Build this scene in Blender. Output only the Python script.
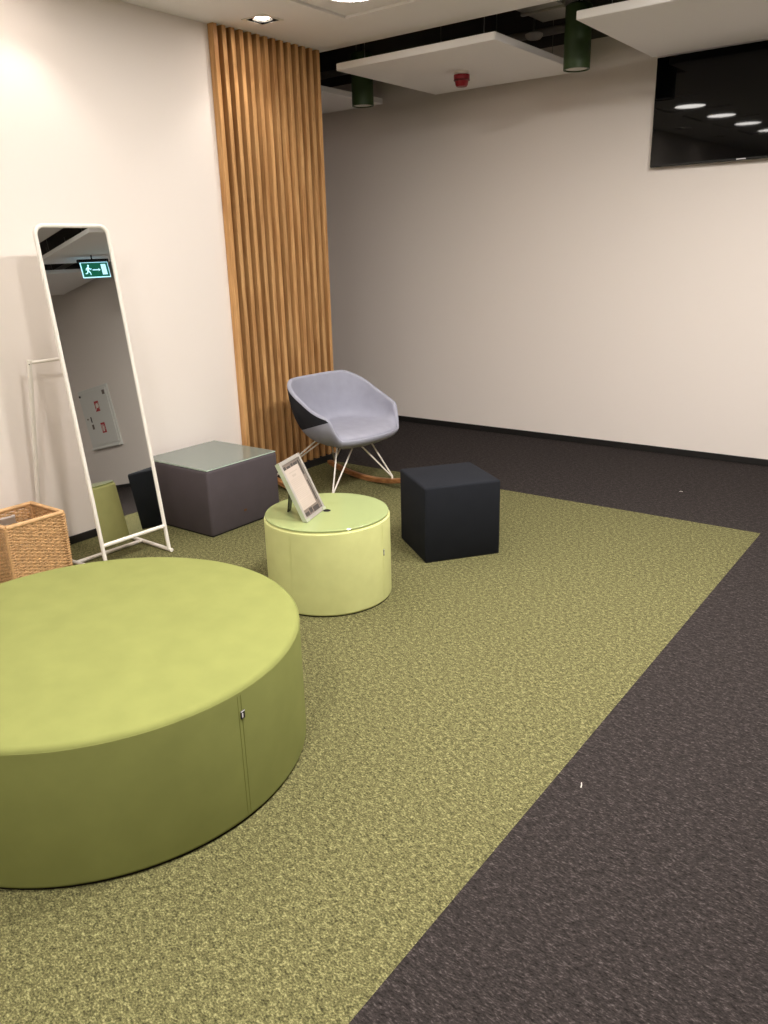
import bpy, bmesh, math, random
from mathutils import Vector, Matrix

random.seed(7)
for o in list(bpy.data.objects):
    bpy.data.objects.remove(o, do_unlink=True)
scene = bpy.context.scene
COL = scene.collection
PI = math.pi

# ------------------------------------------------------------------ camera
F_PX, PITCH, ROLL, YAW, CAM_H = 795.856, 0.31705, -0.02715, -0.64914, 1.55
cy, sy, cp, sp = math.cos(YAW), math.sin(YAW), math.cos(PITCH), math.sin(PITCH)
fw = Vector((sy * cp, cy * cp, -sp)); rt = Vector((cy, -sy, 0)); upv = rt.cross(fw)
cr, sr = math.cos(ROLL), math.sin(ROLL)
r2 = rt * cr + upv * sr; u2 = upv * cr - rt * sr
cam = bpy.data.cameras.new('camera'); cam_o = bpy.data.objects.new('camera', cam); COL.objects.link(cam_o)
cam_o.matrix_world = Matrix(((r2.x, u2.x, -fw.x, 0), (r2.y, u2.y, -fw.y, 0), (r2.z, u2.z, -fw.z, CAM_H), (0, 0, 0, 1)))
cam.sensor_fit = 'VERTICAL'; cam.sensor_height = 24; cam.sensor_width = 18; cam.lens = F_PX * 24 / 1024
cam.clip_start = 0.05
scene.camera = cam_o

# ------------------------------------------------------------------ world, exposure, light levels
world = bpy.data.worlds.new('world'); scene.world = world; world.use_nodes = True
bg = world.node_tree.nodes['Background']; bg.inputs['Color'].default_value = (1, .93, .85, 1); bg.inputs['Strength'].default_value = 0.0
vs = scene.view_settings
vs.view_transform = 'Standard'; vs.look = 'None'; vs.gamma = 1; vs.use_curve_mapping = False; vs.exposure = 1.36
LED = 12.0            # emission of the round ceiling lamps
FILL_LED = 122.0           # emission of the added, unseen right row that evens out the walls
SPOT = 4.2           # watts of each square downlight
WARM = (1.0, 0.86, 0.72)

# ------------------------------------------------------------------ materials
def lin(c):
    out = []
    for v in c:
        v /= 255.0
        out.append(v / 12.92 if v <= .04045 else ((v + .055) / 1.055) ** 2.4)
    return (*out, 1)

def mat(name, rgb, rough=.6, metal=0, spec=.5, var=0, vscale=20, bump=0, bscale=300, coat=0, sheen=0, emit=None, estr=0, trans=0, ior=1.45, stretch=None):
    m = bpy.data.materials.new(name); m.use_nodes = True
    nt = m.node_tree; b = nt.nodes['Principled BSDF']; L = nt.links.new
    c = lin(rgb)
    b.inputs['Base Color'].default_value = c
    b.inputs['Roughness'].default_value = rough; b.inputs['Metallic'].default_value = metal
    b.inputs['Specular IOR Level'].default_value = spec; b.inputs['Coat Weight'].default_value = coat
    b.inputs['Sheen Weight'].default_value = sheen; b.inputs['IOR'].default_value = ior
    b.inputs['Transmission Weight'].default_value = trans
    if emit:
        b.inputs['Emission Color'].default_value = lin(emit); b.inputs['Emission Strength'].default_value = estr
    tc = nt.nodes.new('ShaderNodeTexCoord'); src = tc.outputs['Object']
    if stretch:
        mp = nt.nodes.new('ShaderNodeMapping'); mp.inputs['Scale'].default_value = stretch; L(src, mp.inputs['Vector']); src = mp.outputs['Vector']
    if var:
        n = nt.nodes.new('ShaderNodeTexNoise'); n.inputs['Scale'].default_value = vscale; n.inputs['Detail'].default_value = 4
        L(src, n.inputs['Vector'])
        r = nt.nodes.new('ShaderNodeValToRGB')
        r.color_ramp.elements[0].position = .3; r.color_ramp.elements[1].position = .7
        r.color_ramp.elements[0].color = (*[x * (1 - var) for x in c[:3]], 1)
        r.color_ramp.elements[1].color = (*[min(1, x * (1 + var)) for x in c[:3]], 1)
        L(n.outputs['Fac'], r.inputs['Fac']); L(r.outputs['Color'], b.inputs['Base Color'])
    if bump:
        n = nt.nodes.new('ShaderNodeTexNoise'); n.inputs['Scale'].default_value = bscale; n.inputs['Detail'].default_value = 3
        L(src, n.inputs['Vector'])
        bp = nt.nodes.new('ShaderNodeBump'); bp.inputs['Strength'].default_value = bump; bp.inputs['Distance'].default_value = .003
        L(n.outputs['Fac'], bp.inputs['Height']); L(bp.outputs['Normal'], b.inputs['Normal'])
    return m

def carpet(name, stops, scale, stretch, rot, bstr):
    m = bpy.data.materials.new(name); m.use_nodes = True
    nt = m.node_tree; b = nt.nodes['Principled BSDF']; L = nt.links.new
    b.inputs['Roughness'].default_value = .95; b.inputs['Specular IOR Level'].default_value = .1
    tc = nt.nodes.new('ShaderNodeTexCoord'); mp = nt.nodes.new('ShaderNodeMapping')
    mp.inputs['Scale'].default_value = stretch; mp.inputs['Rotation'].default_value = (0, 0, rot)
    L(tc.outputs['Object'], mp.inputs['Vector'])
    n = nt.nodes.new('ShaderNodeTexNoise'); n.inputs['Scale'].default_value = scale; n.inputs['Detail'].default_value = 4; n.inputs['Roughness'].default_value = .72
    L(mp.outputs['Vector'], n.inputs['Vector'])
    n2 = nt.nodes.new('ShaderNodeTexNoise'); n2.inputs['Scale'].default_value = scale * .36; n2.inputs['Detail'].default_value = 4
    L(mp.outputs['Vector'], n2.inputs['Vector'])
    mx = nt.nodes.new('ShaderNodeMix'); mx.data_type = 'FLOAT'; mx.inputs['Factor'].default_value = .3
    L(n.outputs['Fac'], mx.inputs['A']); L(n2.outputs['Fac'], mx.inputs['B'])
    r = nt.nodes.new('ShaderNodeValToRGB')
    els = r.color_ramp.elements
    while len(els) < len(stops): els.new(.5)
    for e, (pos, c) in zip(els, stops):
        e.position = pos; e.color = lin(c)
    L(mx.outputs['Result'], r.inputs['Fac']); L(r.outputs['Color'], b.inputs['Base Color'])
    bp = nt.nodes.new('ShaderNodeBump'); bp.inputs['Strength'].default_value = bstr; bp.inputs['Distance'].default_value = .004
    L(n.outputs['Fac'], bp.inputs['Height']); L(bp.outputs['Normal'], b.inputs['Normal'])
    return m

def wood(name, a, c, scale, stretch, rough=.5):
    m = bpy.data.materials.new(name); m.use_nodes = True
    nt = m.node_tree; b = nt.nodes['Principled BSDF']; L = nt.links.new
    b.inputs['Roughness'].default_value = rough; b.inputs['Specular IOR Level'].default_value = .3
    tc = nt.nodes.new('ShaderNodeTexCoord'); oi = nt.nodes.new('ShaderNodeObjectInfo')
    ad = nt.nodes.new('ShaderNodeVectorMath'); ad.operation = 'ADD'
    cb = nt.nodes.new('ShaderNodeCombineXYZ'); ml = nt.nodes.new('ShaderNodeMath'); ml.operation = 'MULTIPLY'; ml.inputs[1].default_value = 17.0
    L(oi.outputs['Random'], ml.inputs[0])
    for k in 'XYZ': L(ml.outputs[0], cb.inputs[k])
    L(tc.outputs['Object'], ad.inputs[0]); L(cb.outputs['Vector'], ad.inputs[1])
    mp = nt.nodes.new('ShaderNodeMapping'); mp.inputs['Scale'].default_value = stretch
    L(ad.outputs['Vector'], mp.inputs['Vector'])
    n = nt.nodes.new('ShaderNodeTexNoise'); n.inputs['Scale'].default_value = scale; n.inputs['Detail'].default_value = 6; n.inputs['Distortion'].default_value = .6
    L(mp.outputs['Vector'], n.inputs['Vector'])
    r = nt.nodes.new('ShaderNodeValToRGB')
    r.color_ramp.elements[0].position = .32; r.color_ramp.elements[1].position = .68
    r.color_ramp.elements[0].color = lin(a); r.color_ramp.elements[1].color = lin(c)
    L(n.outputs['Fac'], r.inputs['Fac'])
    hs = nt.nodes.new('ShaderNodeHueSaturation'); mr = nt.nodes.new('ShaderNodeMapRange')
    mr.inputs['To Min'].default_value = .88; mr.inputs['To Max'].default_value = 1.1
    L(oi.outputs['Random'], mr.inputs['Value']); L(mr.outputs['Result'], hs.inputs['Value'])
    L(r.outputs['Color'], hs.inputs['Color']); L(hs.outputs['Color'], b.inputs['Base Color'])
    return m

M = {}
M['wall'] = mat('wall_paint', (238, 229, 223), .85, spec=.2, bump=.05, bscale=250)
M['ceil'] = mat('ceiling_paint', (242, 239, 238), .9, spec=.15)
M['plenum'] = mat('dark_plenum_paint', (98, 94, 90), .9, spec=.1)
M['duct'] = mat('duct_metal', (166, 162, 156), .55, .1)
M['board'] = mat('white_acoustic_board', (244, 241, 240), .9, spec=.15, bump=.08, bscale=500)
M['base'] = mat('black_skirting', (26, 24, 23), .55)
M['green_carpet'] = carpet('green_carpet', [(.36, (38, 35, 23)), (.46, (84, 82, 53)), (.53, (107, 104, 70)), (.62, (152, 148, 105))], 150, (1, 1.4, 1), .5, .3)
M['dark_carpet'] = carpet('dark_carpet', [(.36, (25, 21, 21)), (.47, (43, 39, 38)), (.55, (56, 50, 49)), (.65, (94, 87, 86))], 95, (1.0, 2.3, 1), .35, .3)
M['pouf_top'] = mat('lime_felt', (133, 137, 80), .92, spec=.15, var=.05, vscale=9, bump=.12, bscale=700)
M['pouf_seam'] = mat('lime_thread', (128, 131, 72), .9, spec=.1)
M['drum'] = mat('pale_lime_fabric', (203, 205, 142), .9, spec=.15, var=.04, vscale=12, bump=.12, bscale=700)
M['drum_glass'] = mat('mint_back_painted_glass', (156, 168, 116), .06, spec=.5)
M['black_fabric'] = mat('black_fabric', (30, 32, 38), .9, spec=.2, bump=.1, bscale=800, var=.06, vscale=14)
M['taupe'] = mat('taupe_fabric', (82, 75, 79), .88, spec=.2, bump=.1, bscale=700, var=.05, vscale=10)
M['bench_glass'] = mat('grey_back_painted_glass', (116, 126, 120), .07, spec=.5)
M['bench_glass_edge'] = mat('glass_edge', (196, 214, 200), .15)
M['plinth'] = mat('black_plinth', (14, 14, 14), .7)
M['white_metal'] = mat('white_powder_coat', (236, 230, 222), .4)
M['mirror'] = mat('mirror_silver', (228, 230, 228), .004, 1)
M['black_gloss'] = mat('black_bezel', (10, 10, 12), .25)
M['screen'] = mat('tv_glass', (5, 5, 7), .025, spec=.35)
M['chair_in'] = mat('lilac_grey_wool', (156, 157, 172), .92, spec=.15, bump=.1, bscale=600, var=.04, vscale=16)
M['chair_dark'] = mat('charcoal_wool', (42, 42, 47), .92, spec=.15, bump=.1, bscale=600)
M['rocker'] = wood('rocker_wood', (140, 92, 54), (182, 130, 84), 9, (1, 8, 8), .45)
M['slat'] = wood('oak_slat', (170, 122, 74), (212, 166, 112), 7, (5, 5, .35), .5)
M['slat_back'] = mat('slat_backing', (96, 66, 42), .85, spec=.1)
M['wicker'] = mat('wicker', (200, 160, 114), .6, var=.28, vscale=60, bump=.3, bscale=200)
M['wicker_rim'] = mat('rattan_pole', (214, 172, 124), .5, var=.14, vscale=30)
M['green_metal'] = mat('dark_green_lacquer', (42, 62, 24), .5)
M['lens_off'] = mat('frosted_lens', (205, 202, 192), .5)
M['red'] = mat('red_plastic', (138, 14, 26), .35)
M['red_dark'] = mat('dark_red_plastic', (96, 8, 16), .4)
M['white_plastic'] = mat('white_plastic', (228, 224, 216), .45)
M['led'] = mat('led_diffuser', (255, 240, 220), .5, emit=(255, 250, 243), estr=LED)
M['led2'] = mat('led_diffuser_bright', (255, 240, 220), .5, emit=(255, 249, 241), estr=FILL_LED)  # much brighter diffuser, only for the added right row
M['spot_lens'] = mat('spot_lens', (255, 250, 245), .3, emit=(255, 240, 226), estr=30)
M['black_matte'] = mat('black_matte', (16, 15, 14), .7)
M['chrome'] = mat('brushed_steel', (170, 168, 164), .3, 1)
M['acrylic'] = mat('silver_plastic', (158, 152, 146), .28)
M['acrylic_green'] = mat('frosted_acrylic', (176, 182, 158), .2, spec=.5)
M['paper'] = mat('paper', (184, 170, 160), .8)
M['print_grey'] = mat('print_grey', (172, 160, 150), .8)
M['print_dark'] = mat('print_dark', (120, 108, 100), .7)
M['print_black'] = mat('print_black', (66, 60, 58), .7)
M['tag'] = mat('black_tag', (22, 22, 26), .7)
M['tag_white'] = mat('tag_print', (214, 212, 216), .7)
M['exit_green'] = mat('exit_green', (8, 84, 62), .4, emit=(8, 100, 76), estr=.3)
M['exit_white'] = mat('exit_white', (220, 235, 240), .4, emit=(150, 215, 240), estr=.75)
M['cab'] = mat('cabinet_white', (222, 222, 218), .4)
M['sign_red'] = mat('sign_red', (176, 20, 36), .4)
M['lint'] = mat('lint', (200, 196, 190), .9)

# ------------------------------------------------------------------ mesh helpers
class MB:
    def __init__(self): self.bm = bmesh.new()
    def box(self, x0, x1, y0, y1, z0, z1, bevel=0, seg=2, mtx=None):
        b = bmesh.new(); bmesh.ops.create_cube(b, size=1)
        bmesh.ops.scale(b, vec=(x1 - x0, y1 - y0, z1 - z0), verts=b.verts)
        bmesh.ops.translate(b, vec=((x0 + x1) / 2, (y0 + y1) / 2, (z0 + z1) / 2), verts=b.verts)
        if bevel: bmesh.ops.bevel(b, geom=b.edges[:], offset=bevel, segments=seg, profile=.5, affect='EDGES')
        if mtx: bmesh.ops.transform(b, matrix=mtx, verts=b.verts)
        self.merge(b); return self
    def merge(self, b):
        me = bpy.data.meshes.new('tmp'); b.to_mesh(me); b.free(); self.bm.from_mesh(me); bpy.data.meshes.remove(me)
    def tube(self, pts, r, seg=10, closed=False, cap=True):
        pts = [Vector(q) for q in pts]; n = len(pts); rings = []
        T0 = None; N = None
        for i, q in enumerate(pts):
            a = pts[(i - 1) % n] if (closed or i > 0) else q
            c = pts[(i + 1) % n] if (closed or i < n - 1) else q
            t1 = (q - a).normalized() if (q - a).length > 1e-9 else None
            t2 = (c - q).normalized() if (c - q).length > 1e-9 else None
            T = ((t1 or t2) + (t2 or t1)).normalized()
            if N is None:
                h = Vector((0, 0, 1)) if abs(T.z) < .9 else Vector((1, 0, 0)); N = (h - T * h.dot(T)).normalized()
            else: N = (N - T * N.dot(T)).normalized()
            B = T.cross(N)
            k = 1.0
            if t1 and t2:
                cs = max(.35, math.sqrt(max(0, (1 + t1.dot(t2)) / 2))); k = 1 / cs
            bend = (t2 - t1) if (t1 and t2) else Vector((0, 0, 0))
            bd = bend.normalized() if bend.length > 1e-6 else None
            ring = []
            for j in range(seg):
                an = 2 * PI * j / seg; off = N * math.cos(an) * r + B * math.sin(an) * r
                if bd is not None: off = off + bd * off.dot(bd) * (k - 1)
                ring.append(self.bm.verts.new(q + off))
            rings.append(ring)
        m = n if closed else n - 1
        for i in range(m):
            A, Bq = rings[i], rings[(i + 1) % n]
            for j in range(seg):
                self.bm.faces.new((A[j], A[(j + 1) % seg], Bq[(j + 1) % seg], Bq[j]))
        if cap and not closed:
            self.bm.faces.new(rings[0][::-1]); self.bm.faces.new(rings[-1])
        return self
    def lathe(self, prof, seg=48, c=(0, 0, 0), mtx=None, cap=True):
        b = bmesh.new(); rings = []
        for (r, z) in prof:
            if r < 1e-6: rings.append([b.verts.new((0, 0, z))])
            else: rings.append([b.verts.new((r * math.cos(2 * PI * j / seg), r * math.sin(2 * PI * j / seg), z)) for j in range(seg)])
        for A, Bq in zip(rings, rings[1:]):
            for j in range(seg):
                k = (j + 1) % seg
                if len(A) == 1 and len(Bq) == 1: continue
                if len(A) == 1: b.faces.new((A[0], Bq[k], Bq[j]))
                elif len(Bq) == 1: b.faces.new((A[j], A[k], Bq[0]))
                else: b.faces.new((A[j], A[k], Bq[k], Bq[j]))
        if cap and len(rings[0]) > 1: b.faces.new(rings[0][::-1])
        if cap and len(rings[-1]) > 1: b.faces.new(rings[-1])
        bmesh.ops.translate(b, vec=c, verts=b.verts)
        if mtx: bmesh.ops.transform(b, matrix=mtx, verts=b.verts)
        self.merge(b); return self
    def prism(self, poly, origin, u, v, depth):
        """polygon in the (u, v) plane at origin, thickened along u x v by depth"""
        u = Vector(u).normalized(); v = Vector(v).normalized(); w = u.cross(v); o = Vector(origin)
        a = [self.bm.verts.new(o + u * x + v * y) for x, y in poly]
        c = [self.bm.verts.new(o + u * x + v * y + w * depth) for x, y in poly]
        self.bm.faces.new(a[::-1]); self.bm.faces.new(c)
        for i in range(len(a)):
            k = (i + 1) % len(a); self.bm.faces.new((a[i], a[k], c[k], c[i]))
        return self
    def build(self, name, m, parent=None, smooth=False, angle=40):
        bmesh.ops.recalc_face_normals(self.bm, faces=self.bm.faces[:])
        me = bpy.data.meshes.new(name); self.bm.to_mesh(me); self.bm.free()
        me.materials.append(M[m] if isinstance(m, str) else m)
        if smooth:
            me.polygons.foreach_set('use_smooth', [True] * len(me.polygons)); me.set_sharp_from_angle(angle=math.radians(angle))
        o = bpy.data.objects.new(name, me); COL.objects.link(o)
        if parent:
            o.parent = parent; o.matrix_parent_inverse = parent.matrix_basis.inverted()
            q = parent
        return o

def soft_box(x0, x1, y0, y1, z0, z1, r, mtx=None):
    """upholstered box: rounded top and upright edges, almost sharp lower edge"""
    q = MB().box(x0, x1, y0, y1, z0, z1, r, 4)
    for v in q.bm.verts:
        d = v.co.z - z0
        if d < r + 1e-6: v.co.z = z0 + d * .25
    if mtx: bmesh.ops.transform(q.bm, matrix=mtx, verts=q.bm.verts)
    return q
def tag(o, label, cat, group=None, kind=None):
    o['label'] = label; o['category'] = cat
    if group: o['group'] = group
    if kind: o['kind'] = kind
    return o
def thing(name, loc, label, cat, group=None):
    e = bpy.data.objects.new(name, None); e.location = loc; e.empty_display_size = .1; COL.objects.link(e)
    e.matrix_basis = Matrix.Translation(Vector(loc))
    return tag(e, label, cat, group)
def struct(o, label=None):
    o['kind'] = 'structure'
    if label: o['label'] = label
    return o
def copy_tree(o, delta, parent=None):
    c = o.copy(); COL.objects.link(c)
    if parent:
        c.parent = parent; c.matrix_parent_inverse = parent.matrix_basis.inverted()
        # children meshes are in world coordinates: carry the shift in the child's own location
        c.location = Vector(o.location) + Vector(delta)
    else: c.location = Vector(o.location) + Vector(delta)
    for ch in [k for k in bpy.data.objects if k.parent == o]: copy_tree(ch, delta, c)
    return c

# ------------------------------------------------------------------ room
XW, YB, ZC, YS = -4.025, 6.10, 2.853, 4.705     # left wall face, back wall face, soffit height, soffit end
XR, YR = 4.6, -3.4
CX, CY_ = -0.846, 4.58                           # corner of the green carpet
flo = MB()
flo.box(-6.6, XR, CY_, YB + .15, -.1, 0); flo.box(CX, XR, YR - .1, CY_, -.1, 0)
floor = struct(flo.build('floor', 'dark_carpet'), 'dark charcoal brown flecked carpet floor')
g = MB().box(-4.2, CX, YR - .1, CY_, -.1, 0).build('carpet_inlay', 'green_carpet', floor)
g['label'] = 'green flecked carpet field laid into the dark carpet'

w = MB().box(-4.19, XW, YR - .1, 4.70, 0, ZC + .5).build('wall_left', 'wall'); struct(w, 'cream left wall')
w = MB().box(-6.6, XR, YB, YB + .15, 0, 2.95).build('wall_back', 'wall'); struct(w, 'cream back wall')
struct(MB().box(-6.6, XR, YB, YB + .15, 2.95, 3.4).build('trim_1', 'plenum'), 'dark painted wall strip above the panels')
struct(MB().box(-6.6, -4.19, 4.55, 4.70, 0, 3.4).build('wall_corridor', 'wall'))
struct(MB().box(-6.75, -6.6, 4.55, YB + .15, 0, 3.4).build('wall_far_left', 'wall'))
struct(MB().box(XR, XR + .15, YR - .1, YB + .15, 0, 3.4).build('wall_right', 'wall'))
struct(MB().box(-4.19, XR, YR - .25, YR - .1, 0, ZC + .5).build('wall_rear', 'wall'))
struct(MB().box(-6.75, XR + .15, YS, YB + .15, 3.32, 3.42).build('ceiling.001', 'plenum'), 'dark slab above the hanging panels')

# main ceiling with openings for the lamp recesses and the square downlights
LAMPX, LAMPY = -3.02, [3.82, 2.77, 1.72, .67, -.38]
FILLX, FILLY = -0.75, [3.82, 2.77, 1.40, -.38]  # extra lamp row out of view, added to brighten walls and floor
DLX, DLY = -3.722, [3.86, 2.40, .955, -.49]
holes = [(LAMPX - .335, LAMPX + .335, y - .35, y + .355) for y in LAMPY] + [(DLX - .074, DLX + .074, y - .074, y + .074) for y in DLY]
holes += [(FILLX - .335, FILLX + .335, y - .35, y + .355) for y in FILLY]
xs = sorted({XW, XR} | {v for h in holes for v in h[:2]}); ys = sorted({YR - .1, YS} | {v for h in holes for v in h[2:]})
cb = MB()
def in_hole(x, y): return any(h[0] < x < h[1] and h[2] < y < h[3] for h in holes)
vd = {}
def vv(x, y, z):
    k = (round(x, 5), round(y, 5), z)
    if k not in vd: vd[k] = cb.bm.verts.new((x, y, z))
    return vd[k]
HT = ZC + .06
cell = [[not in_hole((xs[i] + xs[i + 1]) / 2, (ys[j] + ys[j + 1]) / 2) for j in range(len(ys) - 1)] for i in range(len(xs) - 1)]
for i in range(len(xs) - 1):
    for j in range(len(ys) - 1):
        if not cell[i][j]: continue
        a, b_, c, d = xs[i], xs[i + 1], ys[j], ys[j + 1]
        for z in (ZC, HT): cb.bm.faces.new((vv(a, c, z), vv(b_, c, z), vv(b_, d, z), vv(a, d, z)))
        for (di, dj, p0, p1) in ((-1, 0, (a, c), (a, d)), (1, 0, (b_, c), (b_, d)), (0, -1, (a, c), (b_, c)), (0, 1, (a, d), (b_, d))):
            ii, jj = i + di, j + dj
            if not (0 <= ii < len(xs) - 1 and 0 <= jj < len(ys) - 1 and cell[ii][jj]):
                cb.bm.faces.new((vv(*p0, ZC), vv(*p1, ZC), vv(*p1, HT), vv(*p0, HT)))
struct(cb.build('ceiling', 'ceil'), 'white plasterboard ceiling')
struct(MB().box(XW, XR, YS - .06, YS - .001, HT, 3.32).build('trim_2', 'plenum'), 'dark upstand closing the ceiling void')
struct(MB().box(-4.02, XR, YS + .001, YS + .022, ZC + .006, ZC + .05).build('trim_3', 'duct'), 'grey edge profile along the ceiling void')
# skirting
struct(MB().box(XW, XW + .012, YR, 3.69, 0, .047, .003).build('baseboard_left', 'base'))
struct(MB().box(-6.6, XR, YB - .012, YB, 0, .049, .003).build('baseboard_back', 'base'))
struct(MB().box(XR - .012, XR, YR, YB - .012, 0, .049, .003).build('baseboard_right', 'base'))
struct(MB().box(-6.6, -4.19, 4.70, 4.712, 0, .049, .003).build('baseboard_corridor', 'base'))

# ------------------------------------------------------------------ ceiling lamps
def round_lamp(x, y, label, group, led='led'):
    t = thing('ceiling_lamp', (x, y, ZC), label, 'ceiling lamp', group)
    MB().box(x - .334, x + .334, y - .349, y + .354, ZC + .014, ZC + .03).build('recess_panel', 'ceil', t)
    MB().lathe([(.150, ZC + .014), (.166, ZC + .014), (.166, ZC + .002), (.158, ZC - .003), (.1505, ZC - .001), (.1505, ZC + .014)], 48, (x, y, 0), cap=False).build('rim', 'white_plastic', t, True)
    MB().lathe([(0, ZC - .004), (.10, ZC - .0035), (.15, ZC - .001), (.15, ZC + .012), (0, ZC + .012)], 48, (x, y, 0)).build('diffuser', led, t, True)
    return t
LAMP_LABELS = ['round glowing ceiling lamp in the square recess nearest the wooden slat screen',
               'round ceiling lamp reflected as the second spot from left in the television',
               'round ceiling lamp reflected as the third spot from left in the television',
               'round ceiling lamp above the near side of the big lime pouf',
               'round ceiling lamp of the left row nearest the rear wall']
for k, y in enumerate(LAMPY):
    round_lamp(LAMPX, y, LAMP_LABELS[k], 'round ceiling lamps along the left wall')
FILL_LABELS = ['round ceiling lamp of the right row nearest the television', 'round ceiling lamp second from the television in the right row', 'round ceiling lamp third from the television in the right row', 'round ceiling lamp of the right row farthest from the television']
for k, y in enumerate(FILLY):  # fill lights built as ceiling lamps; this row is added
    round_lamp(FILLX, y, FILL_LABELS[k], 'round ceiling lamps on the right', 'led2')
def downlight(x, y, label):
    t = thing('downlight', (x, y, ZC), label, 'downlight', 'square downlights along the left wall')
    f = MB(); a, c = .072, .088
    for (x0, x1, y0, y1) in ((-c, c, -c, -a), (-c, c, a, c), (-c, -a, -a, a), (a, c, -a, a)):
        f.box(x + x0, x + x1, y + y0, y + y1, ZC - .004, ZC + .002)
    f.build('trim_frame', 'white_plastic', t)
    h = MB(); s = .0725
    for (x0, x1, y0, y1) in ((-s, s, -s, -s + .003), (-s, s, s - .003, s), (-s, -s + .003, -s, s), (s - .003, s, -s, s)):
        h.box(x + x0, x + x1, y + y0, y + y1, ZC - .002, ZC + .055)
    h.box(x - s, x + s, y - s, y + s, ZC + .05, ZC + .056)
    h.build('housing', 'black_matte', t)
    MB().lathe([(.046, ZC + .045), (.058, ZC + .012), (.061, ZC + .002), (.057, ZC + .0), (.053, ZC + .012), (.042, ZC + .04)], 32, (x, y, 0)).build('reflector', 'chrome', t, True)
    MB().lathe([(0, ZC + .004), (.028, ZC + .006), (.040, ZC + .012), (.040, ZC + .03), (0, ZC + .03)], 32, (x, y, 0)).build('lens', 'spot_lens', t, True)
    ld = bpy.data.lights.new('spot', 'SPOT'); ld.energy = SPOT; ld.color = (1, .93, .86); ld.spot_size = math.radians(104); ld.spot_blend = .6; ld.shadow_soft_size = .035
    lo = bpy.data.objects.new('lamp_beam', ld); COL.objects.link(lo); lo.parent = t; lo.location = (0, 0, -.012)
for k, y in enumerate(DLY):
    downlight(DLX, y, ['square recessed downlight in the ceiling right in front of the wooden slats',
                       'square recessed downlight above the standing mirror, its glow on the left wall',
                       'square recessed downlight behind the camera along the left wall', 'square recessed downlight farthest behind the camera'][k])

# ------------------------------------------------------------------ hanging acoustic panels, pipes and pendants above the back strip
ZP = 2.725
def hung_panel(x0, x1, y0, y1, label):
    t = thing('ceiling_panel', ((x0 + x1) / 2, (y0 + y1) / 2, ZP), label, 'ceiling panel', 'white acoustic panels hung over the dark strip')
    MB().box(x0, x1, y0, y1, ZP, ZP + .045, .004, 1).build('board', 'board', t)
    for x in (x0 + .15, x1 - .15):
        for y in (y0 + .13, y1 - .15):
            MB().tube([(x, y, ZP + .045), (x, y, 3.32)], .0025, 6).build('suspension_wire', 'chrome', t)
            MB().lathe([(.012, ZP + .045), (.012, ZP + .058), (.006, ZP + .075), (0, ZP + .076)], 12, (x, y, 0)).build('wire_fitting', 'chrome', t, True)
hung_panel(-5.69, -4.44, 4.76, 5.99, 'white acoustic panel half hidden behind the wooden slat screen')
hung_panel(-3.885, -2.655, 4.715, 5.95, 'white acoustic panel hung over the back strip with a red fire alarm below')
hung_panel(-2.115, -.885, 4.650, 5.87, 'white acoustic panel hung above the television')
hung_panel(.07, 1.30, 4.80, 6.0, 'white acoustic panel right of the television, seen in the mirror')
hung_panel(1.76, 3.0, 4.80, 6.0, 'white acoustic panel past the exit sign, seen in the mirror')

def pendant(x, y, z0, z1, r, label):
    t = thing('cylinder_lamp', (x, y, z0), label, 'lamp', 'dark green cylinder lamps')
    MB().lathe([(r - .012, z0 + .012), (r - .012, z0), (r, z0), (r, z1 - .01), (r - .01, z1), (.0, z1)], 48, (x, y, 0)).build('housing', 'green_metal', t, True)
    MB().lathe([(0, z0 + .006), (r - .013, z0 + .006), (r - .013, z0 + .02), (0, z0 + .02)], 40, (x, y, 0)).build('lens', 'lens_off', t)
    MB().tube([(x, y, z1), (x, y, 3.32)], .006, 8).build('stem', 'black_matte', t)
pendant(-2.37, 5.25, 2.60, 2.96, .082, 'dark green cylinder lamp hanging between two white ceiling panels')
pendant(-4.125, 5.31, 2.60, 2.96, .082, 'dark green cylinder lamp hanging beside the top of the wooden slats')

pz = thing('sprinkler_pipe', (-3, 5.86, 2.99), 'grey pipe running along the ceiling void above the back wall', 'pipe')
MB().tube([(-6.4, 5.88, 3.0), (4.4, 5.88, 3.0)], .028, 12).build('pipe', 'duct', pz, True)
for x in (-5.2, -3.3, -1.4, .5, 2.4):
    MB().tube([(x, 5.88, 3.028), (x, 5.88, 3.32)], .006, 6).build('hanger', 'chrome', pz)
dz = thing('smoke_detector', (-2.90, 5.70, 2.95), 'round white detector among the pipes between two ceiling panels', 'detector')
MB().lathe([(0, 2.925), (.045, 2.925), (.06, 2.94), (.062, 2.955), (.04, 2.965), (0, 2.965)], 32, (-2.90, 5.70, 0)).build('body', 'white_plastic', dz, True)
MB().tube([(-2.90, 5.70, 2.965), (-2.90, 5.70, 3.32)], .008, 8).build('stem', 'chrome', dz)
dd = thing('air_duct', (-2.64, 5.2, 2.99), 'grey metal duct in the ceiling void beside the white panel with fire alarm', 'duct')
MB().box(-2.79, -2.50, 4.80, 5.60, 2.99, 3.25, .006, 1).build('casing', 'duct', dd)
MB().box(-2.80, -2.49, 5.3, 5.33, 2.975, 3.265, .003, 1).build('flange', 'duct', dd)

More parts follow.
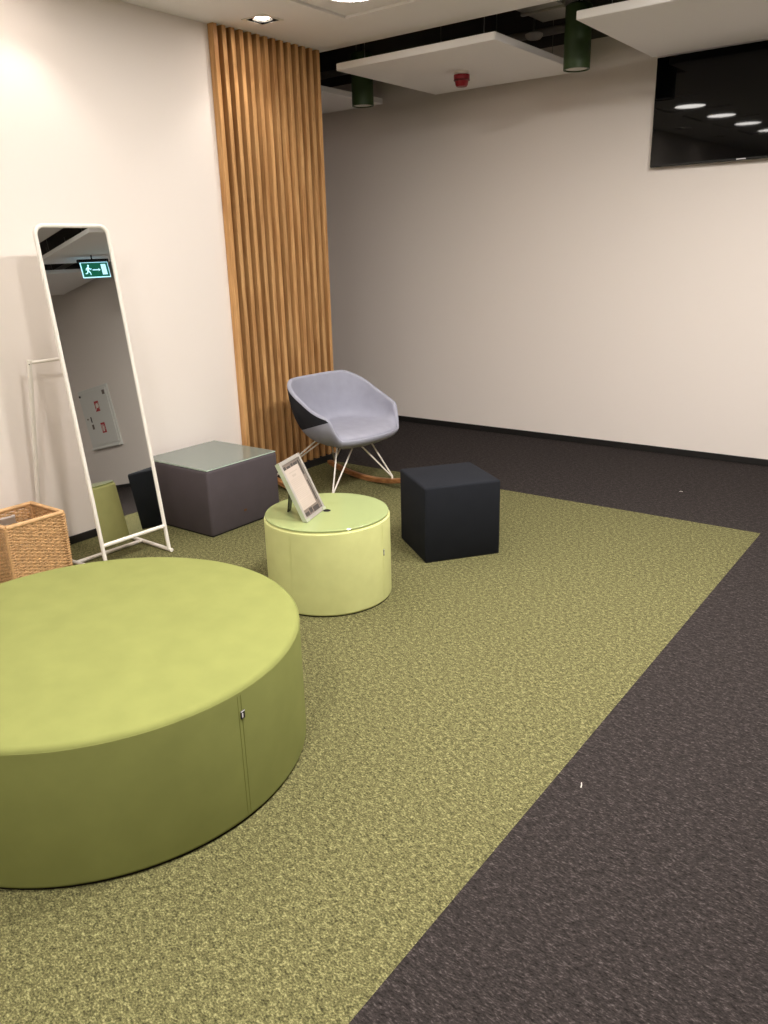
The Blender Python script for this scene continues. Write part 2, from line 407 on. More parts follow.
al = thing('fire_alarm', (-3.27, 5.345, ZP), 'red fire alarm sounder under the white ceiling panel', 'fire alarm')
MB().lathe([(0, ZP), (.054, ZP), (.054, ZP - .018), (.05, ZP - .022), (0, ZP - .022)], 32, (-3.27, 5.345, 0)).build('base', 'white_plastic', al, True)
MB().lathe([(.0, ZP - .022), (.056, ZP - .022), (.055, ZP - .055), (.048, ZP - .06), (.043, ZP - .085), (.036, ZP - .095), (0, ZP - .096)], 32, (-3.27, 5.345, 0)).build('sounder', 'red', al, True)
MB().lathe([(.0555, ZP - .05), (.0565, ZP - .053), (.0565, ZP - .058), (.0495, ZP - .061)], 32, (-3.27, 5.345, 0)).build('groove_ring', 'red_dark', al, True)

# ------------------------------------------------------------------ slat screen
sc = thing('slat_screen', (-4.0, 4.18, 0), 'screen of fourteen upright oak slats on the left wall', 'slat screen')
MB().box(XW + .0005, XW + .0015, 3.705, 4.65, .055, ZC).build('backing', 'slat_back', sc)
MB().box(XW + .0005, -3.972, 3.70, 4.655, 0, .055, .002, 1).build('plinth', 'base', sc)
pitch = (4.653 - .032 - 3.70) / 13
sl0 = None
for k in range(14):
    y = 3.70 + pitch * k
    if sl0 is None:
        sl0 = MB().box(-.0482, 0, 0, .032, .055, ZC, .0015, 1).build('slat', 'slat')
        s = sl0
    else:
        s = sl0.copy(); COL.objects.link(s)
    s.parent = sc; s.location = (-3.975 - sc.location.x, y - sc.location.y, 0)

# ------------------------------------------------------------------ television
tvx0, tvz0, tvz1, TW = -2.138, 2.060, 2.7495, 1.225
ya = math.radians(-0.9)
R_tv = Matrix.Translation((tvx0, 6.035, 0)) @ Matrix.Rotation(ya, 4, 'Z') @ Matrix.Translation((0, 0, 2.4)) @ Matrix.Rotation(math.radians(.42), 4, 'X') @ Matrix.Translation((0, 0, -2.4))
tv = thing('television', (tvx0 + TW / 2, 6.02, tvz0), 'large black flat television on the back wall', 'television')
MB().box(0, TW, .004, .035, tvz0, tvz1, .004, 2, R_tv).build('body', 'black_gloss', tv)
MB().box(.008, TW - .008, 0, .006, tvz0 + .016, tvz1 - .008, 0, 1, R_tv).build('screen', 'screen', tv)
MB().box(TW * .5 - .03, TW * .5 + .03, .0025, .006, tvz0 + .005, tvz0 + .012, 0, 1, R_tv).build('logo_plate', 'tag_white', tv)
for x in (.3, .92):
    bx = MB().box(x - .03, x + .03, 0, .1, tvz0 + .12, tvz1 - .12)
    for v in bx.bm.verts:
        X_ = v.co.x + tvx0
        v.co.y = YB if v.co.y > .05 else 6.035 + math.sin(ya) * v.co.x + .036
        v.co.x = X_
    bx.build('wall_bracket', 'black_matte', tv)

# ------------------------------------------------------------------ big lime pouf
def drum_profile(r, z0, z1, e):
    pr = [(0, z0), (r - .006, z0), (r - .001, z0 + .004), (r, z0 + .01)]
    for k in range(9):
        a = k / 8 * PI / 2; pr.append((r - e + e * math.cos(a), z1 - e + e * math.sin(a)))
    pr += [(r * .6, z1 + .004), (0, z1 + .006)] if e > .01 else [(r - e - .002, z1 + .006), (0, z1 + .006)]
    return pr
PX, PY, PR, PH = -2.13, 1.271, .646, .427
pf = thing('round_pouf', (PX, PY, 0), 'very large low round lime green pouf in the foreground', 'pouf')
MB().lathe([(0, 0), (PR - .008, 0), (PR - .008, .010), (0, .010)], 96, (PX, PY, 0)).build('plinth', 'plinth', pf)
MB().lathe(drum_profile(PR, .008, PH, .019), 128, (PX, PY, 0)).build('cover', 'pouf_top', pf, True, 60)
ring = lambda cx, cyy, r, z, n=128: [(cx + r * math.cos(2 * PI * k / n), cyy + r * math.sin(2 * PI * k / n), z) for k in range(n)]
MB().tube(ring(PX, PY, PR - .0015, PH - .014), .0016, 6, closed=True).build('piping', 'pouf_top', pf, True)
def seam(cx, cyy, r, deg, z0, z1, parent, m, gap=.004):
    for d in (-gap, gap):
        a = math.radians(deg) + d / r
        MB().tube([(cx + (r + .0002) * math.cos(a), cyy + (r + .0002) * math.sin(a), z) for z in (z0, z1)], .0008, 6).build('seam', m, parent)
seam(PX, PY, PR, .5, .02, PH - .022, pf, 'pouf_seam', .006)
def side_tag(cx, cyy, r, deg, z, parent, w=.0075, h=.024):
    a = math.radians(deg); o = Vector((cx + r * math.cos(a), cyy + r * math.sin(a), z)); n = Vector((math.cos(a), math.sin(a), 0)); t = Vector((-n.y, n.x, 0))
    tg = MB().prism([(-w, -h / 2), (w, -h / 2), (w, h / 2), (-w, h / 2)], o, t, (0, 0, 1), .002).build('fabric_tag', 'tag', parent)
    MB().prism([(-w * .45, -h * .36), (w * .1, -h * .36), (w * .1, h * .22), (-w * .45, h * .22)], o + n * .002, t, (0, 0, 1), .0006).build('tag_print', 'tag_white', tg)
    MB().prism([(-w, h * .38), (w, h * .38), (w, h * .5), (-w, h * .5)], o + n * .002, t, (0, 0, 1), .0006).build('tag_edge', 'tag_white', tg)
side_tag(PX, PY, PR, 1.1, .343, pf)

# ------------------------------------------------------------------ small drum table
DX, DY, DR, DH = -2.342, 2.647, .2925, .394
dr = thing('drum_table', (DX, DY, 0), 'small pale lime drum table with a round glass top', 'drum table')
MB().lathe([(0, 0), (DR - .006, 0), (DR - .006, .010), (0, .010)], 64, (DX, DY, 0)).build('plinth', 'plinth', dr)
MB().lathe(drum_profile(DR, .005, DH, .007), 96, (DX, DY, 0)).build('cover', 'drum', dr, True, 60)
MB().lathe([(.014, DH + .0062), (DR - .008, DH + .0062), (DR - .0055, DH + .008), (DR - .0055, DH + .0115), (DR - .008, DH + .014), (.014, DH + .014), (.014, DH + .0062)], 96, (DX, DY, 0), cap=False).build('glass_top', 'drum_glass', dr, True, 30)
MB().lathe([(.0, DH + .0115), (.0128, DH + .0115), (.0132, DH + .0152), (.018, DH + .0152), (.018, DH + .0141)], 24, (DX, DY, 0), cap=False).build('cable_hole', 'plinth', dr)
seam(DX, DY, DR, -84, .03, DH - .015, dr, 'drum', .003)
seam(DX, DY, DR, 8, .03, DH - .015, dr, 'drum', .003)
side_tag(DX, DY, DR, 9.5, .245, dr, .004, .03)

# ------------------------------------------------------------------ picture frame on the drum
B1 = Vector((-2.312, 2.473, 0)); B2 = Vector((-2.376, 2.672, 0)); ZT = DH + .0145
uu = (B2 - B1).normalized(); nn = Vector((uu.y, -uu.x, 0))
if nn.x < 0: nn = -nn
lean = math.radians(25); vv_ = Vector((0, 0, 1)) * math.cos(lean) - nn * math.sin(lean); ff = uu.cross(vv_)
if ff.x < 0: ff = -ff
FW, FH, FT = (B2 - B1).length, .289, .017
F0 = Vector((B1.x, B1.y, ZT)) + nn * 0.0
fo = thing('photo_frame', tuple(F0 + uu * FW / 2), 'silver framed printed notice standing on the round drum table', 'photo frame')
def fp(u, v, d): return F0 + uu * u + vv_ * v + ff * d
def fbox(mb, u0, u1, v0, v1, d0, d1):
    c = [fp(u, v, d) for d in (d0, d1) for (u, v) in ((u0, v0), (u1, v0), (u1, v1), (u0, v1))]
    vs_ = [mb.bm.verts.new(q) for q in c]
    for f in ((0, 1, 2, 3), (7, 6, 5, 4), (0, 4, 5, 1), (1, 5, 6, 2), (2, 6, 7, 3), (3, 7, 4, 0)): mb.bm.faces.new([vs_[k] for k in f])
    return mb
lift = FT * math.sin(lean)
F0 = F0 + Vector((.007, -.008, .0005))
bd = .016
fr = MB()
fbox(fr, 0, FW, 0, bd, -FT, .004); fbox(fr, 0, FW, FH - bd, FH, -FT, .004); fbox(fr, 0, bd, bd, FH - bd, -FT, .004); fbox(fr, FW - bd, FW, bd, FH - bd, -FT, .004)
for v in fr.bm.verts: v.co.z = max(v.co.z, ZT)
fr.build('border', 'acrylic', fo)
sd = MB(); fbox(sd, -.0015, 0, .004, FH, -FT, .003); 
for v in sd.bm.verts: v.co.z = max(v.co.z, ZT)
sd.build('edge_strip', 'acrylic_green', fo)
fbox(MB(), bd, FW - bd, bd, FH - bd, -FT + .001, -.004).build('print_backing', 'print_dark', fo)
pp = fbox(MB(), bd + .012, FW - bd - .026, bd + .034, FH - bd - .026, -.004, -.003).build('paper', 'paper', fo)
ln = MB(); v = FH - bd - .045; wd = FW - 2 * bd - .038; k = 0
random.seed(3)
while v > bd + .045:
    if k == 1: a, c, hgt = .35, .6, .010
    elif k == 0: a, c, hgt = .2, .8, .004
    else: a, c, hgt = .08, random.uniform(.75, .94), .0022
    fbox(ln, bd + .012 + wd * a, bd + .012 + wd * c, v - hgt, v, -.003, -.0026)
    v -= hgt + (.010 if k in (0, 1) or k % 6 == 1 else .0055); k += 1
lo = ln.build('print_lines', 'print_grey', pp)
bl = MB()
for (a, c, v0, v1) in ((.02, .12, .254, .262), (.06, .2, .246, .262), (.26, .44, .244, .258), (.5, .6, .246, .262), (.64, .86, .244, .260), (.9, .97, .19, .262), (.93, .98, .06, .16), (.05, .3, .02, .036), (.36, .52, .022, .044), (.58, .9, .018, .040)):
    fbox(bl, bd + (FW - 2 * bd) * a, bd + (FW - 2 * bd) * c, v0, v1, -.004, -.0032)
bl.build('print_pattern', 'print_black', fo)
# kick stand
k0 = fp(FW * .30, FH * .60, -FT); 
foot = Vector((-2.482, 2.545, ZT))
kb = MB(); s1 = uu * .022
hh = ff * .004
q = [k0 - s1, k0 + s1, foot + s1 * .7 + Vector((0, 0, .001)), foot - s1 * .7 + Vector((0, 0, .001))]
a_ = [kb.bm.verts.new(x) for x in q]; b__ = [kb.bm.verts.new(x - Vector((.005, .002, 0))) for x in q]
kb.bm.faces.new(a_); kb.bm.faces.new(b__[::-1])
for i in range(4): kb.bm.faces.new((a_[i], a_[(i + 1) % 4], b__[(i + 1) % 4], b__[i]))
kb.build('kickstand', 'black_gloss', fo)
for (u0, u1) in ((-.002, .03), (FW - .03, FW + .002)):
    ft = MB(); fbox(ft, u0, u1, -.001, .012, .002, .006)
    for v in ft.bm.verts: v.co.z = max(v.co.z, ZT)
    ft.build('foot_clip', 'acrylic_green', fo)

# ------------------------------------------------------------------ black cube stool
cu = thing('cube_stool', (-2.19, 3.48, 0), 'black fabric cube stool on the green carpet', 'stool')
A = Vector((-2.159, 3.19, 0)); e1 = Vector((math.cos(math.radians(53.6)), math.sin(math.radians(53.6)), 0)); e2 = Vector((-e1.y, e1.x, 0)); S1, S2 = .420, .412
mc = Matrix(((e1.x, e2.x, 0, A.x), (e1.y, e2.y, 0, A.y), (0, 0, 1, 0), (0, 0, 0, 1)))
MB().box(.004, S1 - .004, .004, S2 - .004, 0, .008, 0, 1, mc).build('plinth', 'plinth', cu)
soft_box(0, S1, 0, S2, .004, .407, .013, mc).build('cover', 'black_fabric', cu, True, 60)
for (px, py) in ((0, 0), (S1, 0), (S1, S2), (0, S2)):
    ix = .0045 if px == 0 else -.0045; iy = .0045 if py == 0 else -.0045
    p0 = mc @ Vector((px + ix, py + iy, .03)); p1 = mc @ Vector((px + ix, py + iy, .385))
    MB().tube([p0, p1], .0022, 6).build('seam', 'black_fabric', cu)

# ------------------------------------------------------------------ taupe bench with glass top
bn = thing('low_table', (-3.69, 3.13, 0), 'square taupe upholstered low table with a grey glass top by the wall', 'low table')
BX0, BX1, BY0, BY1, BH = -3.97, -3.405, 2.848, 3.412, .392
MB().box(BX0 + .006, BX1 - .006, BY0 + .006, BY1 - .006, 0, .012).build('plinth', 'plinth', bn)
soft_box(BX0, BX1, BY0, BY1, .008, BH, .016).build('cover', 'taupe', bn, True, 60)
MB().box(BX0 + .006, BX1 - .006, BY0 + .006, BY1 - .006, BH, BH + .008, .002, 1).build('glass_top', 'bench_glass', bn)
eg = MB()
for (x0, x1, y0, y1) in ((BX0 + .006, BX1 - .006, BY0 + .0052, BY0 + .0062), (BX1 - .0062, BX1 - .0052, BY0 + .006, BY1 - .006)):
    eg.box(x0, x1, y0, y1, BH + .0015, BH + .0065)
eg.build('glass_edge', 'bench_glass_edge', bn)
MB().box(BX1, BX1 + .0015, 3.105, 3.125, .092, .104).build('care_tag', 'slat_back', bn)

# ------------------------------------------------------------------ standing mirror
mq = (-3.448, 2.570, -.027, .123, .389, 1.717, .147)
mx_, my_, ma, mb_, MW, MH, MZ = mq
FRp = Vector((mx_, my_, 0)); mu = Vector((-math.sin(ma), math.cos(ma), 0)); mn = Vector((-math.cos(ma), -math.sin(ma), 0))
mup = Vector((0, 0, 1)) * math.cos(mb_) + mn * math.sin(mb_)
def mp_(s, t, d=0): return FRp - mu * s + mup * t + mn * d
sm = thing('standing_mirror', tuple(FRp - mu * MW / 2 + mn * .25), 'tall white framed standing mirror leaning by the left wall', 'mirror')
R = .0105; rc = .045
pts = [mp_(0, .012)]
pts += [mp_(rc - rc * math.cos(k / 8 * PI / 2), MH - rc + rc * math.sin(k / 8 * PI / 2)) for k in range(9)]
pts += [mp_(MW - rc + rc * math.sin(k / 8 * PI / 2), MH - rc + rc * math.cos(k / 8 * PI / 2)) for k in range(9)]
pts += [mp_(MW, .012)]
MB().tube(pts, R, 12).build('frame', 'white_metal', sm, True)
MB().tube([mp_(0, MZ), mp_(MW, MZ)], R, 12).build('lower_rail', 'white_metal', sm, True)
gl = MB(); gi = .004; rr = rc - gi
poly = [(gi, MZ)] + [(rc - rr * math.cos(k / 8 * PI / 2), MH - rc + rr * math.sin(k / 8 * PI / 2)) for k in range(9)] + [(MW - rc + rr * math.sin(k / 8 * PI / 2), MH - rc + rr * math.cos(k / 8 * PI / 2)) for k in range(9)] + [(MW - gi, MZ)]
fa = [gl.bm.verts.new(mp_(s, t, -.001)) for s, t in poly]; gl.bm.faces.new(fa)
gl.build('mirror_glass', 'mirror', sm)
bk = MB(); bk.prism([(-s, t) for s, t in poly], FRp + mn * .001, mu, mup, .003 * (1 if mu.cross(mup).dot(mn) > 0 else -1)); bk.build('back_board', 'white_plastic', sm)
for s in (0, MW):
    e_ = .055 if s else 0
    MB().tube([mp_(s, 0) + Vector((0, 0, .0115)) - mn * .022, FRp - mu * (s + e_) + mn * .555 + Vector((0, 0, .0115))], R, 12).build('foot_bar', 'white_metal', sm, True)
    MB().tube([FRp - mu * (s + e_) + mn * .548 + Vector((0, 0, .0115)), FRp - mu * (s + e_ * .6) + mn * .385 + Vector((0, 0, 1.075))], .0115, 12).build('rear_post', 'white_metal', sm, True)
MB().tube([FRp + mn * .25 + Vector((0, 0, .0115)), FRp - mu * (MW + .027) + mn * .25 + Vector((0, 0, .0115))], R, 12).build('cross_bar', 'white_metal', sm, True)
MB().tube([FRp + mn * .385 + Vector((0, 0, 1.062)), FRp - mu * (MW + .026) + mn * .385 + Vector((0, 0, 1.062))], .0085, 12).build('hanging_rail', 'white_metal', sm, True)
sp_ = FRp - mu * (MW + .033) + mn * .387 + Vector((0, 0, 1.055))
MB().lathe([(0, .0), (.003, 0), (.003, .002), (0, .0022)], 10, mtx=Matrix.Translation(sp_ + Vector((.009, -.007, 0))) @ Vector((1, -.8, 0)).to_track_quat('Z', 'Y').to_matrix().to_4x4()).build('screw', 'print_black', sm)

# ------------------------------------------------------------------ wicker basket
bc = Vector((-3.755, 1.922, 0)); BW, BD, BHt = .30, .29, .338     # along Y, along X
bs = thing('wicker_basket', tuple(bc), 'square tan wicker basket beside the standing mirror', 'basket')
def bp3(a, c, z, sh=0):
    k = .99 + .01 * z / BHt
    return Vector((bc.x + a * (BD / 2 - sh) * k, bc.y + c * (BW / 2 - sh) * k, z))
cor = [(1, -1), (1, 1), (-1, 1), (-1, -1)]
for i in range(4):
    a, b_ = cor[i], cor[(i + 1) % 4]
    MB().tube([bp3(*a, BHt), bp3(*b_, BHt)], .011, 10).build('rim_pole', 'wicker_rim', bs, True)
    MB().tube([bp3(*a, .008), bp3(*b_, .008)], .008, 8).build('base_pole', 'wicker_rim', bs, True)
    MB().tube([bp3(*a, .004), bp3(*a, BHt)], .010, 8).build('corner_post', 'wicker_rim', bs, True)
    wv = MB(); N = 11; rows = 36
    d = (bp3(*b_, BHt) - bp3(*a, BHt)).normalized(); nrm = Vector((d.y, -d.x, 0))
    for r_ in range(rows):
        z = .014 + (BHt - .028) * r_ / (rows - 1)
        sg = 1 if r_ % 2 else -1
        P0, P1 = bp3(*a, z), bp3(*b_, z)
        handle = (i == 2 and rows - 8 <= r_ < rows - 3)
        spans = [(0, .34), (.62, 1)] if handle else [(0, 1)]
        jz = [random.uniform(-.0012, .0012) for _ in range(2 * N + 1)]
        for (s0, s1_) in spans:
            ptsw = []
            for kk in range(2 * N + 1):
                f = kk / (2 * N)
                if f < s0 - 1e-6 or f > s1_ + 1e-6: continue
                q = P0.lerp(P1, f) + nrm * (sg * .0042 * math.cos(f * N * PI)); q.z += jz[kk]
                ptsw.append(q)
            wv.tube(ptsw, .0043 + random.uniform(-.0005, .0006), 6)
    for kk in range(1, N):
        if i == 2 and (.34 < kk / N < .62): 
            wv.tube([bp3(*a, .01).lerp(bp3(*b_, .01), kk / N), bp3(*a, BHt * .76).lerp(bp3(*b_, BHt * .76), kk / N)], .003, 5)
        else: wv.tube([bp3(*a, .01).lerp(bp3(*b_, .01), kk / N), bp3(*a, BHt).lerp(bp3(*b_, BHt), kk / N)], .003, 5)
    ws = wv.build('woven_side', 'wicker', bs, True); ws['kind'] = 'stuff'
    lash = MB()
    for r_ in range(24):
        z = .02 + (BHt - .035) * r_ / 23
        for cc_, dd_ in ((a, d), (b_, -d)):
            q = bp3(*cc_, z); lash.tube([q + nrm * .011 + dd_ * -.004, q + nrm * .011 + dd_ * .012, q + nrm * .004 + dd_ * .020 + Vector((0, 0, .002))], .0032, 5)
    lz = lash.build('lashing', 'wicker', bs, True); lz['kind'] = 'stuff'
MB().prism([(-BD / 2 * .93, -BW / 2 * .93), (BD / 2 * .93, -BW / 2 * .93), (BD / 2 * .93, BW / 2 * .93), (-BD / 2 * .93, BW / 2 * .93)], bc + Vector((0, 0, .006)), (1, 0, 0), (0, 1, 0), .006).build('bottom', 'wicker', bs)

# ------------------------------------------------------------------ rocking armchair
CYAW = math.radians(-4.3); CC = Vector((-3.419, 4.056, 0))
cf = Vector((math.cos(CYAW), math.sin(CYAW), 0)); cl = Vector((-cf.y, cf.x, 0))
def cp3(a, b, z): return CC + cf * a + cl * b + Vector((0, 0, z))
ch = thing('rocking_chair', tuple(CC), 'lilac grey tub armchair with white wire legs on wooden rockers', 'rocking chair')
def sstep(x, a, b):
    t = min(1, max(0, (x - a) / (b - a))); return t * t * (3 - 2 * t)
def plan(phi, ins=0):
    c, s = math.cos(phi), math.sin(phi)
    A_ = (.340 if c > 0 else .268) - ins; B_ = .360 + .018 * min(1, max(0, c) * 2) - ins; n = 2.65
    return 1 / ((abs(c) / A_) ** n + (abs(s) / B_) ** n) ** (1 / n)
def rimz(phi):
    d = abs(math.degrees(phi))
    z = .408 + (.548 - .408) * sstep(d, 45, 60)
    z += (.748 - .548) * (sstep(d, 54.5, 132) * .55 + min(1, max(0, (d - 58.5) / 71.5)) * .45)
    return z
NP = 120
# more columns where the arms drop to the seat front
phis = []
for k in range(NP):
    phis.append(-PI + 2 * PI * k / NP)
def grid(fn, nt):
    return [[fn(ph, t / (nt - 1)) for t in range(nt)] for ph in phis]
TH = .03
def outer(ph, t):
    th = t * PI / 2; Zr = rimz(ph); R_ = plan(ph)
    zb = .317; h = (1 - math.cos(th)) ** 1.15
    hh = max(0, (Zr - .408) / .34)
    r = R_ * math.sin(th) ** .85 * (1 - .042 * hh * (1 - h) * t)
    return cp3(r * math.cos(ph), r * math.sin(ph), zb + (Zr - zb) * h)
def inner(ph, t):
    th = t * PI / 2; Zr = rimz(ph); fr_ = 1 - sstep(abs(math.degrees(ph)), 40, 60); R_ = plan(ph, TH * (1 - .6 * fr_))
    zb = .447
    hh = max(0, (Zr - .408) / .34)
    h = (1 - math.cos(th)) ** (2.6 - 1.0 * fr_)
    r = R_ * math.sin(th) ** (.4 + .25 * fr_) * (1 - .07 * hh * (1 - h))
    return cp3(r * math.cos(ph), r * math.sin(ph), zb + (Zr - zb) * h - .0 * t)
NT = 18
og, ig = grid(outer, NT), grid(inner, NT)
# outer skin, split along a slanting plane: charcoal above, grey below
def outer_bm():
    b = bmesh.new(); V = [[b.verts.new(q) for q in col[1:]] for col in og]; c0 = b.verts.new(og[0][0])
    for i in range(NP):
        j = (i + 1) % NP
        b.faces.new((c0, V[i][0], V[j][0]))
        for t in range(NT - 2): b.faces.new((V[i][t], V[i][t + 1], V[j][t + 1], V[j][t]))
    return b
pl_co = cp3(.21, 0, .535); sl = .30
pl_no = Vector((0, 0, 1)) * math.cos(sl) - cf * math.sin(sl)
def half(upper):
    b = outer_bm()
    bmesh.ops.bisect_plane(b, geom=b.verts[:] + b.edges[:] + b.faces[:], plane_co=pl_co, plane_no=pl_no, clear_outer=not upper, clear_inner=upper)
    return b
lower = MB(); lower.bm.free(); lower.bm = half(False)
# inner skin and rolled rim belong to the light upholstery
b = lower.bm
V = [[b.verts.new(q) for q in col[1:]] for col in ig]; c0 = b.verts.new(ig[0][0])
rimv = []
for i in range(NP):
    po, pi_ = og[i][-1], ig[i][-1]; mid = (po + pi_) / 2; rad = (po - pi_) / 2; up_ = Vector((0, 0, 1)) * rad.length
    front = 1 - sstep(abs(math.degrees(phis[i])), 30, 56)
    rimv.append([b.verts.new(mid + rad * math.cos(k / 6 * PI) + up_ * math.sin(k / 6 * PI) * (1 - .35 * front)) for k in range(7)])
for i in range(NP):
    j = (i + 1) % NP
    b.faces.new((c0, V[j][0], V[i][0]))
    for t in range(NT - 2): b.faces.new((V[i][t], V[j][t], V[j][t + 1], V[i][t + 1]))
    for k in range(6): b.faces.new((rimv[i][k], rimv[i][k + 1], rimv[j][k + 1], rimv[j][k]))
    
bmesh.ops.remove_doubles(b, verts=b.verts[:], dist=.0006)
lower.build('shell', 'chair_in', ch, True, 75)
upper_ = MB(); upper_.bm.free(); upper_.bm = half(True)
bpnl = upper_.build('back_panel', 'chair_dark', ch, True, 75); bpnl['label'] = 'charcoal outer back panel'
# under-seat plate, wire legs, rockers
BYAW = math.radians(-9); BC = Vector((-3.48, 4.025, 0))          # the rocker base sits a little behind the tub's middle
bf = Vector((math.cos(BYAW), math.sin(BYAW), 0)); bl_ = Vector((-bf.y, bf.x, 0))
def cp3(a, b, z): return BC + bf * a + bl_ * b + Vector((0, 0, z))
cl = bl_
MB().lathe([(0, .308), (.10, .308), (.105, .312), (.105, .322), (0, .322)], 32, tuple(CC)).build('seat_plate', 'plinth', ch)
RR_ = 1.5
def rock(a): return RR_ - math.sqrt(RR_ * RR_ - (a - .03) ** 2)
for sb in (-1, 1):
    rk = MB(); prev = None; rings = []
    for k in range(29):
        a = -.37 + .83 * k / 28; z = rock(a) + .0005; hw, tk = .018, .034
        if k in (0, 28): tk, hw = .024, .013
        rings.append([rk.bm.verts.new(cp3(a, sb * .268 + y_, z + zz)) for (y_, zz) in ((-hw, .004), (-hw * .7, 0), (hw * .7, 0), (hw, .004), (hw, tk - .004), (hw * .7, tk), (-hw * .7, tk), (-hw, tk - .004))])
    for A_, B_ in zip(rings, rings[1:]):
        for j in range(8): rk.bm.faces.new((A_[j], A_[(j + 1) % 8], B_[(j + 1) % 8], B_[j]))
    rk.bm.faces.new(rings[0]); rk.bm.faces.new(rings[-1][::-1])
    rk.build('rocker', 'rocker', ch, True, 40)
    for sa in (-1, 1):
        fa_ = sa * .30
        ftp = cp3(fa_, sb * .268, rock(fa_) + .03)
        lg = MB()
        lg.tube([cp3((.22 if sa > 0 else -.06), sb * .015 + .02, .345), ftp + Vector((0, 0, .02)) - cl * sb * .002, ftp], .0052, 8)
        lg.tube([cp3((.19 if sa > 0 else -.03), sb * .14 + .02, .345), ftp + Vector((0, 0, .022)) + cl * sb * .003, ftp + cl * sb * .003], .0052, 8)
        lg.build('wire_leg', 'white_metal', ch, True)

# ------------------------------------------------------------------ exit sign (seen in the mirror)
EX, EY0, EY1, EZ0, EZ1 = .95, 5.135, 5.475, 2.475, 2.645
ex = thing('exit_sign', (EX, 5.305, EZ0), 'lit green exit sign with running figure, arrow and door, seen in the mirror', 'exit sign')
MB().box(EX, EX + .03, EY0 - .02, EY1 + .02, EZ1, EZ1 + .035, .003, 1).build('housing', 'black_matte', ex)
MB().tube([(EX + .015, 5.30, EZ1 + .03), (EX + .015, 5.30, 2.725)], .008, 8).build('stem', 'black_matte', ex)
MB().box(EX + .002, EX + .012, EY0, EY1, EZ0, EZ1).build('light_panel', 'exit_white', ex)
pn = MB().box(EX, EX + .003, EY0 + .008, EY1 - .008, EZ0 + .010, EZ1 - .006).build('green_face', 'exit_green', ex)
# pictogram plane: u = +Y, v = +Z, raised towards -X
def pic(polys, m, name, par):
    q = MB()
    for poly in polys: q.prism([(y_, z_) for y_, z_ in poly], (EX - .0005, EY0, EZ0), (0, 1, 0), (0, 0, 1), .0012 * (-1 if Vector((0, 1, 0)).cross(Vector((0, 0, 1))).x > 0 else 1))
    return q.build(name, m, par)
def bar(x0, y0, x1, y1, w):
    d = Vector((x1 - x0, y1 - y0)).normalized(); n = Vector((-d.y, d.x)) * w / 2
    return [(x0 + n.x, y0 + n.y), (x0 - n.x, y0 - n.y), (x1 - n.x, y1 - n.y), (x1 + n.x, y1 + n.y)]
head = [(.088 + .011 * math.cos(k * PI / 6), .132 + .011 * math.sin(k * PI / 6)) for k in range(12)]
pic([head, bar(.082, .118, .072, .072, .022), bar(.082, .112, .108, .092, .009), bar(.108, .092, .120, .100, .008), bar(.080, .112, .056, .100, .009), bar(.056, .100, .050, .082, .008),
     bar(.072, .074, .096, .058, .011), bar(.096, .058, .098, .032, .010), bar(.070, .074, .058, .050, .011), bar(.058, .050, .034, .046, .010)], 'exit_white', 'running_figure', pn)
pic([bar(.132, .085, .205, .085, .010), [(.205, .068), (.228, .085), (.205, .102)]], 'exit_white', 'arrow', pn)
pic([[(.245, .030), (.305, .030), (.305, .145), (.245, .145)]], 'exit_white', 'door_symbol', pn)

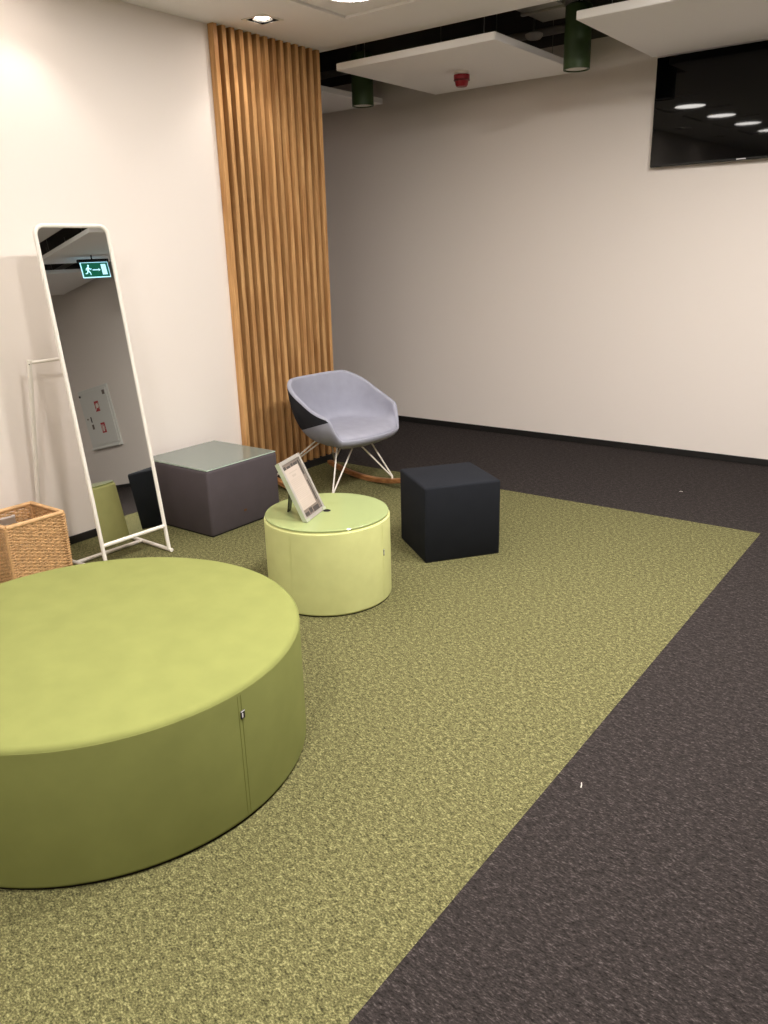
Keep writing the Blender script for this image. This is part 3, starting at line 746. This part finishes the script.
# ------------------------------------------------------------------ hydrant cabinet (seen in the mirror)
cbn = thing('hydrant_cabinet', (3.10, 6.09, .595), 'white fire hydrant cabinet with two red signs, seen in the mirror', 'fire cabinet')
MB().box(2.70, 3.50, 6.075, YB, .595, 1.45, .004, 1).build('frame', 'cab', cbn)
dr_ = MB().box(2.735, 3.465, 6.062, 6.077, .655, 1.415, .004, 1).build('door', 'cab', cbn)
MB().box(2.72, 3.48, 6.045, 6.077, .600, .625, .003, 1).build('ledge', 'cab', cbn)
MB().lathe([(0, 0), (.016, 0), (.016, .012), (0, .014)], 20, mtx=Matrix.Translation((3.436, 6.062, 1.372)) @ Matrix.Rotation(PI / 2, 4, 'X')).build('lock', 'print_black', dr_, True)
def cab_sign(x, z, polys):
    s = MB().box(x - .055, x + .055, 6.059, 6.063, z - .072, z + .072).build('red_sign', 'sign_red', cbn)
    q = MB()
    for poly in polys: q.prism(poly, (x, 6.059, z), (1, 0, 0), (0, 0, 1), .001)
    q.build('pictogram', 'white_plastic', s)
hose = [[(.012 * 3 * math.cos(k * PI / 8) - .005, .012 * 3 * math.sin(k * PI / 8) + .008) for k in range(16)], bar(.02, -.02, .045, -.052, .012), bar(-.045, -.05, -.045, .05, .008)]
ext = [[(-.014, -.052), (.014, -.052), (.014, .024), (-.014, .024)], bar(-.02, .036, .022, .036, .010), bar(-.03, .03, -.034, -.03, .009), bar(.036, -.05, .036, .046, .012)]
cab_sign(3.05, 1.186, hose); cab_sign(3.03, .880, ext)
MB().box(3.285, 3.31, 6.058, 6.063, .985, 1.065).build('handle', 'print_black', dr_)
MB().box(3.27, 3.325, 6.060, 6.063, .885, .955).build('notice_label', 'print_dark', dr_)
MB().box(2.765, 2.83, 6.060, 6.063, 1.32, 1.38).build('notice_label', 'print_dark', dr_)
MB().box(3.37, 3.41, 6.060, 6.063, 1.03, 1.05).build('notice_label', 'print_dark', dr_)

# ------------------------------------------------------------------ lint on the dark carpet
def lint(x, y, a, l, label):
    d = Vector((math.cos(a), math.sin(a), 0)); o = Vector((x, y, .003))
    o_ = MB().tube([o - d * l / 2, o - d * l * .1 + Vector((.001, .001, .002)), o + d * l / 2], .0018, 6).build('lint_scrap', 'lint', None, True)
    tag(o_, label, 'lint')
lint(-.765, 1.955, 1.9, .022, 'tiny pale lint scrap on the dark carpet beside the green edge')
lint(-1.456, 5.14, .3, .02, 'tiny pale lint scrap on the dark carpet near the back wall')
